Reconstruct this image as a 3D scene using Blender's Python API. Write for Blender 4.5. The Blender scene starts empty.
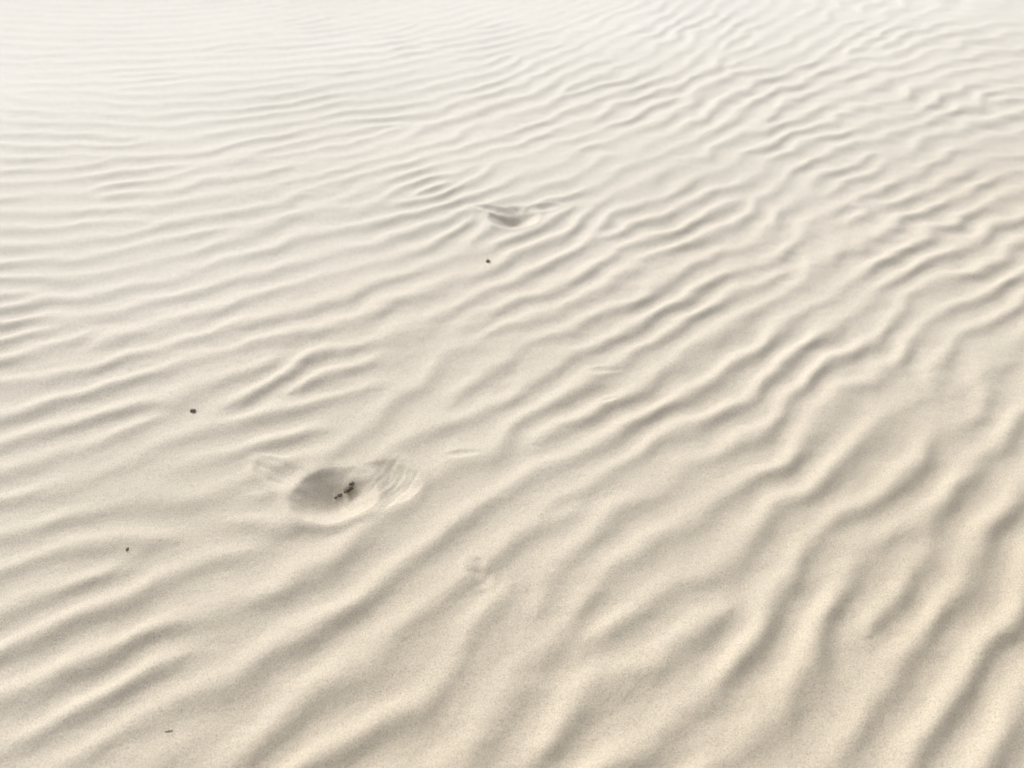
import bpy, math, random
import numpy as np
sc=bpy.context.scene
F=np.float32
# ---------- noise ----------
def gnoise(x,y,seed):
    r=np.random.RandomState(seed); N=256
    ang=r.rand(N,N)*2*np.pi; gx=np.cos(ang).astype(F).ravel(); gy=np.sin(ang).astype(F).ravel()
    x=x.astype(F); y=y.astype(F)
    xi=np.floor(x); yi=np.floor(y)
    xf=x-xi; yf=y-yi
    xi=xi.astype(np.int32); yi=yi.astype(np.int32)
    u=xf*xf*xf*(xf*(xf*6-15)+10); v=yf*yf*yf*(yf*(yf*6-15)+10)
    def g(i,j,dx,dy):
        k=((xi+i)&255)*256+((yi+j)&255)
        return gx[k]*dx+gy[k]*dy
    n00=g(0,0,xf,yf); n10=g(1,0,xf-1,yf); n01=g(0,1,xf,yf-1); n11=g(1,1,xf-1,yf-1)
    return ((n00*(1-u)+n10*u)*(1-v)+(n01*(1-u)+n11*u)*v)*F(1.5)
def ss(a,b,x):
    t=np.clip((x-a)/(b-a),0,1); return t*t*(3-2*t)
# ---------- non uniform grid ----------
def axis(lo_out,lo,hi,hi_out,step):
    pts=[lo]
    while pts[-1]<hi: pts.append(pts[-1]+step(pts[-1]))
    s=step(pts[-1])
    while pts[-1]<hi_out:
        s*=1.12; pts.append(pts[-1]+s)
    left=[]; s=step(lo); p=lo
    while p>lo_out:
        s*=1.12; p-=s; left.append(p)
    return np.array(left[::-1]+pts)
xs=axis(-600,-4.2,4.2,600,lambda a:0.0050+0.0028*max(0,abs(a)-1.1))
ys=axis(-600,0.35,6.8,900,lambda a:0.0038+0.0018*max(0,a-1.0))
X,Y=np.meshgrid(xs.astype(F),ys.astype(F))
# ---------- ripple phase: smooth field fitted to wind direction / spacing survey ----------
survey=[(-.91,.95,31,.108),(-.13,.89,42,.110),(1.03,.95,50,.124),(1.33,1.8,49,.138),(.15,1.9,42,.120),(-1.24,1.79,22,.108),
 (-1.74,3.05,11,.112),(-.89,3.05,18,.116),(-.05,3.55,31,.130),(.8,3.06,44,.142),(2.07,3.55,47,.158),(2.1,4.3,44,.158),(-.6,1.9,30,.110),
 (-.3,1.4,38,.113),(.5,1.2,46,.114),(.4,.7,46,.108),(0,5.2,27,.143),(-2.6,5.2,8,.135),(3,5.4,40,.165),(-2,1.0,22,.112),(2.2,1.0,52,.140),(0,0.2,42,.11),
 (-5,5,5,.128),(5,5,43,.155),(0,8,25,.135),(-4,1,12,.12),(4,1,53,.15),(0,-3,42,.12),(5,-2,53,.15),(-5,-2,15,.13)]
terms=[(i,j) for i in range(5) for j in range(5) if 0<i+j<=4]
S=0.35
A=[];b=[]
for k,(x,y,t,l) in enumerate(survey):
    w=1.0 if k<16 else (0.5 if k<22 else 0.08)
    if k in (1,2,14,15): w=1.6
    t=math.radians(t); kx=-math.sin(t)/l; ky=math.cos(t)/l
    x*=S;y*=S
    A.append([w*S*(i*x**(i-1)*y**j if i else 0) for i,j in terms]); b.append(w*kx)
    A.append([w*S*(j*x**i*y**(j-1) if j else 0) for i,j in terms]); b.append(w*ky)
A=np.array(A); b=np.array(b)
co_=np.linalg.solve(A.T@A+1e-3*np.eye(len(terms)),A.T@b)
Xc=np.clip(X,-9,9)*S; Yc=np.clip(Y,-6,12)*S
ph=np.zeros_like(X)
for c,(i,j) in zip(co_,terms): ph+=F(c)*Xc**i*Yc**j
ph*=F(2*np.pi)
wob=ss(-1.6,0.6,X); near=ss(2.2,1.1,Y)
ph+=(1.1+0.8*wob)*gnoise(X*1.7+3.1,Y*1.7+8.2,1)+(1.3+0.4*wob-0.5*near)*gnoise(X*3.9+1.7,Y*3.4+5.5,2)+(0.65+0.35*wob*(1-near))*gnoise(X*8.5,Y*7.5,3)
core=np.ones_like(X)
r=np.random.RandomState(14)
for i in range(124):
    y0=0.6+6.0*r.rand()**1.1; x0=(r.rand()*2-1)*(0.75*y0+0.5); s=1 if i%2 else -1
    dx=X-F(x0); dy=Y-F(y0)
    ph+=F(s)*np.arctan2(dy,dx)
    i0,i1=np.searchsorted(ys,[y0-.2,y0+.2]); j0,j1=np.searchsorted(xs,[x0-.2,x0+.2])
    q=dx[i0:i1,j0:j1]**2+dy[i0:i1,j0:j1]**2
    core[i0:i1,j0:j1]*=1-0.75*np.exp(-q/(0.045**2))
ph+=F(0.8)
p=ph+0.04*np.sin(ph+0.6)
prof=2*(0.5+0.5*np.cos(p))**1.25-0.88
amp=0.0044*np.clip(0.97+0.60*gnoise(X*1.3+9,Y*1.3,4)+0.75*gnoise(X*3.7,Y*3.7,5),0.40,1.45)
amp*=(1-0.64*ss(2.2,6.4,Y-0.38*X))
amp*=1+0.16*ss(2.2,0.9,Y)+0.14*ss(-0.3,1.3,X)
H=prof*amp*core
env=np.clip(0.65+1.2*gnoise(X*1.7+31,Y*1.7,14),0.15,1.3)
H+=0.0017*env*gnoise(X*7+4-Y*4,Y*13,6)+0.0008*env*gnoise(X*20,Y*26,7)+0.0004*gnoise(X*55,Y*55,8)
B=0.014*gnoise(X*0.55+2,Y*0.55+7,9)+0.006*gnoise(X*1.2,Y*1.2,10)
fade=(1-ss(7.5,16,np.hypot(X,Y-2)))
Z=H*fade
def loc(cx,cy,R):
    i0,i1=np.searchsorted(ys,[cy-R,cy+R]); j0,j1=np.searchsorted(xs,[cx-R,cx+R]); return slice(i0,i1),slice(j0,j1)
def ell(x,y,cx,cy,a,b,rot,irr):
    c,s=math.cos(rot),math.sin(rot)
    dx=x-cx; dy=y-cy
    u=(dx*c+dy*s)/a; v=(-dx*s+dy*c)/b
    n=irr*(gnoise(x*13+cx*9,y*13+cy*9,31)+0.5*gnoise(x*38,y*38,32))
    return np.clip(np.sqrt(u*u+v*v)+n,0,None)
def pit(cx,cy,a,b,rot,dep,rim,sharp=1.6,keep=0.25,irr=0.12,rimdir=None,rw=0.20):
    R=max(a,b)*2.6; sl=loc(cx,cy,R); x=X[sl];y=Y[sl];z=Z[sl]
    d=ell(x,y,cx,cy,a,b,rot,irr)
    m=1-ss(0.7,1.6,d)
    z=z*(1-(1-keep)*m)
    z=z-dep*np.clip(1-d**sharp,0,None)**1.3
    rm=rim*np.exp(-((d-1.08)/rw)**2)
    if rimdir is not None:
        an=np.arctan2(y-cy,x-cx)-rimdir
        rm=rm*(0.2+0.8*(0.5+0.5*np.cos(an)))
    Z[sl]=z+rm
    return sl,d
def stria(sl,d,rot,amt,f1,f2,seed):
    x=X[sl];y=Y[sl]; c,s=math.cos(rot),math.sin(rot)
    u=x*c+y*s; v=-x*s+y*c
    Z[sl]+=amt*np.clip(1.3-d,0,1)*gnoise(v*f1+1.2*gnoise(x*9,y*9,seed+1),u*f2,seed)
# right slumped fan
sl,d=pit(-0.362,1.440,0.110,0.092,0.15,0.024,0.0035,2.0,0.2,0.10,rimdir=-0.6,rw=0.22)
stria(sl,d,1.05,0.0046,85,8,40)
# left curled wing
sl,d=pit(-0.610,1.468,0.11,0.050,-0.55,0.008,0.003,1.6,0.35,0.14,rimdir=2.2)
stria(sl,d,-0.60,0.0040,60,7,43)
# deep bowl
pit(-0.470,1.410,0.118,0.100,0.20,0.054,0.007,1.45,0.05,0.05,rimdir=-1.8,rw=0.18)
sl=loc(-0.43,1.45,0.15); x=X[sl];y=Y[sl]
Z[sl]+=0.014*np.exp(-(((x+0.425)/0.045)**2+((y-1.468)/0.026)**2))
# far hollow with drag mark
pit(0.005,2.90,0.105,0.090,0.0,0.046,0.006,1.7,0.1,0.07,rimdir=-1.6)
pit(-0.075,2.965,0.10,0.026,-0.25,0.008,0.003,1.5,0.5)
pit(0.13,2.98,0.08,0.03,0.3,0.007,0.002,1.5,0.5)
for (cx,cy,a,b,rot,dep) in [(-0.077,1.165,0.030,0.055,0.2,0.009),(0.293,1.928,0.06,0.018,0.15,0.004),
    (0.294,1.79,0.04,0.016,0.3,0.004),(-0.145,1.556,0.045,0.016,0.1,0.004)]:
    pit(cx,cy,a,b,rot,dep,0.0006,1.4,0.75,0.4)
Z+=B
far=np.hypot(X,Y)
Z+=ss(30,300,far)*2.5*gnoise(X/70,Y/70,50)
ny,nx=X.shape
co=np.stack([X.ravel(),Y.ravel(),Z.ravel()],1).astype(F)
idx=np.arange(nx*ny).reshape(ny,nx)
f=np.stack([idx[:-1,:-1],idx[:-1,1:],idx[1:,1:],idx[1:,:-1]],-1).reshape(-1,4).astype(np.int32)
me=bpy.data.meshes.new("sand_ground")
me.vertices.add(len(co)); me.vertices.foreach_set("co",co.ravel())
me.loops.add(f.size); me.loops.foreach_set("vertex_index",f.ravel())
me.polygons.add(len(f)); me.polygons.foreach_set("loop_start",np.arange(0,f.size,4,dtype=np.int32))
me.update(calc_edges=True)
me.polygons.foreach_set("use_smooth",np.ones(len(f),dtype=bool))
sand=bpy.data.objects.new("sand_ground",me); sc.collection.objects.link(sand)
def zat(x,y):
    i=np.searchsorted(ys,y); j=np.searchsorted(xs,x); return float(Z[i,j])
# ---------- sand material ----------
mat=bpy.data.materials.new("sand"); mat.use_nodes=True
nt=mat.node_tree; N=nt.nodes; L=nt.links
bs=N["Principled BSDF"]
tc=N.new("ShaderNodeTexCoord")
def noise(scale,det=2,rough=0.5):
    n=N.new("ShaderNodeTexNoise"); n.inputs["Scale"].default_value=scale; n.inputs["Detail"].default_value=det
    n.inputs["Roughness"].default_value=rough; L.new(tc.outputs["Object"],n.inputs["Vector"]); return n
def ramp(src,stops):
    r=N.new("ShaderNodeValToRGB"); e=r.color_ramp.elements
    e[0].position,e[0].color=stops[0][0],stops[0][1]; e[1].position,e[1].color=stops[-1][0],stops[-1][1]
    for s in stops[1:-1]:
        k=e.new(s[0]); k.color=s[1]
    L.new(src,r.inputs[0]); return r
def mix(a,b,fac,mode='MIX'):
    m=N.new("ShaderNodeMix"); m.data_type='RGBA'; m.blend_type=mode
    if isinstance(fac,float): m.inputs[0].default_value=fac
    else: L.new(fac,m.inputs[0])
    L.new(a,m.inputs[6]); L.new(b,m.inputs[7]); return m.outputs[2]
n1=noise(1.1,5,0.6); base=ramp(n1.outputs[0],[(0.3,(0.570,0.502,0.397,1)),(0.7,(0.625,0.557,0.452,1))])
# whitish haze painted into the sand colour, stronger with distance and to the left
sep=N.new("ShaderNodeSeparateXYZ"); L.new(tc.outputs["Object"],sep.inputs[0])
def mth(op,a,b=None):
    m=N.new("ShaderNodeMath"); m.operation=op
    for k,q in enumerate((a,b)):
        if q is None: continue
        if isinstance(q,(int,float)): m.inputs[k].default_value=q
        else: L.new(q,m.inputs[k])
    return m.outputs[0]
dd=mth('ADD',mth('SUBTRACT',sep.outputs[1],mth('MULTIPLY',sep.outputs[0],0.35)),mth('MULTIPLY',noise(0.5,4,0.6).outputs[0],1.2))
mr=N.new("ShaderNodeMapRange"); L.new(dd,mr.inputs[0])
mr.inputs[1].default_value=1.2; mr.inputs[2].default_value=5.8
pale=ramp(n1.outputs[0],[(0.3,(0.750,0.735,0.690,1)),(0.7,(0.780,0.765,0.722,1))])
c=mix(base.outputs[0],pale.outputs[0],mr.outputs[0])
n2=noise(350,2,0.75); gr=ramp(n2.outputs[0],[(0.30,(0.68,0.65,0.60,1)),(0.5,(1,1,1,1)),(0.70,(1.10,1.10,1.10,1))])
c=mix(c,gr.outputs[0],0.95,'MULTIPLY')
n3=noise(750,1,0.5); g3=ramp(n3.outputs[0],[(0.32,(0.48,0.43,0.37,1)),(0.42,(1,1,1,1))])
c=mix(c,g3.outputs[0],0.85,'MULTIPLY')
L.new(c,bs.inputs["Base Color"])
bs.inputs["Roughness"].default_value=0.95
bs.inputs["Specular IOR Level"].default_value=0.2
bs.inputs["Sheen Weight"].default_value=0.42
bs.inputs["Sheen Roughness"].default_value=0.4
bs.inputs["Sheen Tint"].default_value=(1,0.98,0.93,1)
b1=N.new("ShaderNodeBump"); b1.inputs["Strength"].default_value=0.7; b1.inputs["Distance"].default_value=0.0012
L.new(n2.outputs[0],b1.inputs["Height"])
b2=N.new("ShaderNodeBump"); b2.inputs["Strength"].default_value=0.35; b2.inputs["Distance"].default_value=0.003
L.new(noise(90,3,0.65).outputs[0],b2.inputs["Height"]); L.new(b1.outputs[0],b2.inputs["Normal"])
L.new(b2.outputs[0],bs.inputs["Normal"])
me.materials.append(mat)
# ---------- small debris ----------
def dmat(name,c1,c2):
    m=bpy.data.materials.new(name); m.use_nodes=True; t=m.node_tree
    n=t.nodes.new("ShaderNodeTexNoise"); n.inputs["Scale"].default_value=180; n.inputs["Detail"].default_value=4
    tcx=t.nodes.new("ShaderNodeTexCoord"); t.links.new(tcx.outputs["Object"],n.inputs["Vector"])
    r=t.nodes.new("ShaderNodeValToRGB"); r.color_ramp.elements[0].color=c1; r.color_ramp.elements[1].color=c2
    r.color_ramp.elements[0].position=0.35; r.color_ramp.elements[1].position=0.7
    t.links.new(n.outputs[0],r.inputs[0]); b=t.nodes["Principled BSDF"]; t.links.new(r.outputs[0],b.inputs["Base Color"]); b.inputs["Roughness"].default_value=0.85
    return m
dark=dmat("weathered_dark",(0.05,0.040,0.030,1),(0.28,0.225,0.165,1))
wood=dmat("dry_wood",(0.15,0.11,0.08,1),(0.36,0.29,0.21,1))
shellm=dmat("shell_fragment",(0.28,0.22,0.16,1),(0.48,0.40,0.31,1))
import bmesh
from mathutils import Vector, Matrix, noise as mn
def blob(bm,loc,scale,seed,rot=0):
    r=bmesh.ops.create_icosphere(bm,subdivisions=3,radius=1)
    M=Matrix.Rotation(rot,3,'Z')
    for v in r['verts']:
        p=v.co.copy(); k=1+0.35*mn.noise(p*1.3+Vector((seed,seed*2,0)))+0.2*mn.noise(p*3.5+Vector((seed,0,3)))
        p=Vector((p.x*scale[0],p.y*scale[1],p.z*scale[2]))*k
        v.co=M@p+Vector(loc)
def obj(name,bm,m,loc):
    me=bpy.data.meshes.new(name); bm.normal_update(); bm.to_mesh(me); bm.free()
    for p in me.polygons:p.use_smooth=True
    o=bpy.data.objects.new(name,me); o.location=loc; me.materials.append(m); sc.collection.objects.link(o); return o
cx,cy=-0.447,1.445; cz=zat(cx,cy)
bm=bmesh.new()
for (x,y,s,sd) in [(0.004,0.004,(0.013,0.009,0.007),1),(0.013,0.012,(0.008,0.006,0.005),2),(-0.020,-0.004,(0.008,0.004,0.004),3),(-0.031,-0.008,(0.004,0.003,0.003),4)]:
    blob(bm,(x,y,zat(cx+x,cy+y)-cz-s[2]*0.05),s,sd,0.35+0.3*(sd%3))
obj("driftwood_debris",bm,dark,(cx,cy,cz))
def pebble(x,y,s,m,seed,name="pebble"):
    bm=bmesh.new(); blob(bm,(0,0,0),s,seed,seed); return obj(name,bm,m,(x,y,zat(x,y)+s[2]*0.2))
pebble(-0.090,2.568,(0.010,0.008,0.008),dark,11)
pebble(-0.948,1.742,(0.009,0.007,0.006),dark,12)
pebble(-0.953,1.229,(0.005,0.003,0.003),wood,14)
pebble(-0.704,0.774,(0.008,0.003,0.002),shellm,19,"shell_fragment")
# ---------- light ----------
w=bpy.data.worlds.new("World"); sc.world=w; w.use_nodes=True; wn=w.node_tree
sk=wn.nodes.new("ShaderNodeTexSky"); sk.sky_type='NISHITA'; sk.sun_disc=False
EL=math.radians(37); az=math.radians(-40)
sk.sun_elevation=EL; sk.sun_rotation=az
sk.dust_density=6; sk.air_density=1.0; sk.ozone_density=0.6
hs=wn.nodes.new("ShaderNodeHueSaturation"); hs.inputs["Saturation"].default_value=0.2
wn.links.new(sk.outputs[0],hs.inputs["Color"])
bg=wn.nodes["Background"]; wn.links.new(hs.outputs[0],bg.inputs[0]); bg.inputs[1].default_value=0.15
sd=bpy.data.lights.new("sun","SUN"); sd.energy=1.5; sd.angle=math.radians(32); sd.color=(1,0.98,0.95)
so=bpy.data.objects.new("sun",sd); sc.collection.objects.link(so)
dv=Vector((math.sin(az)*math.cos(EL),math.cos(az)*math.cos(EL),math.sin(EL)))
so.rotation_euler=dv.to_track_quat('Z','Y').to_euler()
so.location=dv*20
# ---------- camera ----------
cd=bpy.data.cameras.new("camera"); cam=bpy.data.objects.new("camera",cd); sc.collection.objects.link(cam)
cam.location=(0,0,1.6); cam.rotation_euler=(math.radians(90-40.7),0,0)
cd.sensor_width=36; cd.lens=28; cd.clip_end=3000; cd.clip_start=0.05
cd.dof.use_dof=True; cd.dof.focus_distance=2.0; cd.dof.aperture_fstop=1.8
sc.camera=cam
sc.view_settings.view_transform='Standard'; sc.view_settings.look='None'; sc.view_settings.exposure=0
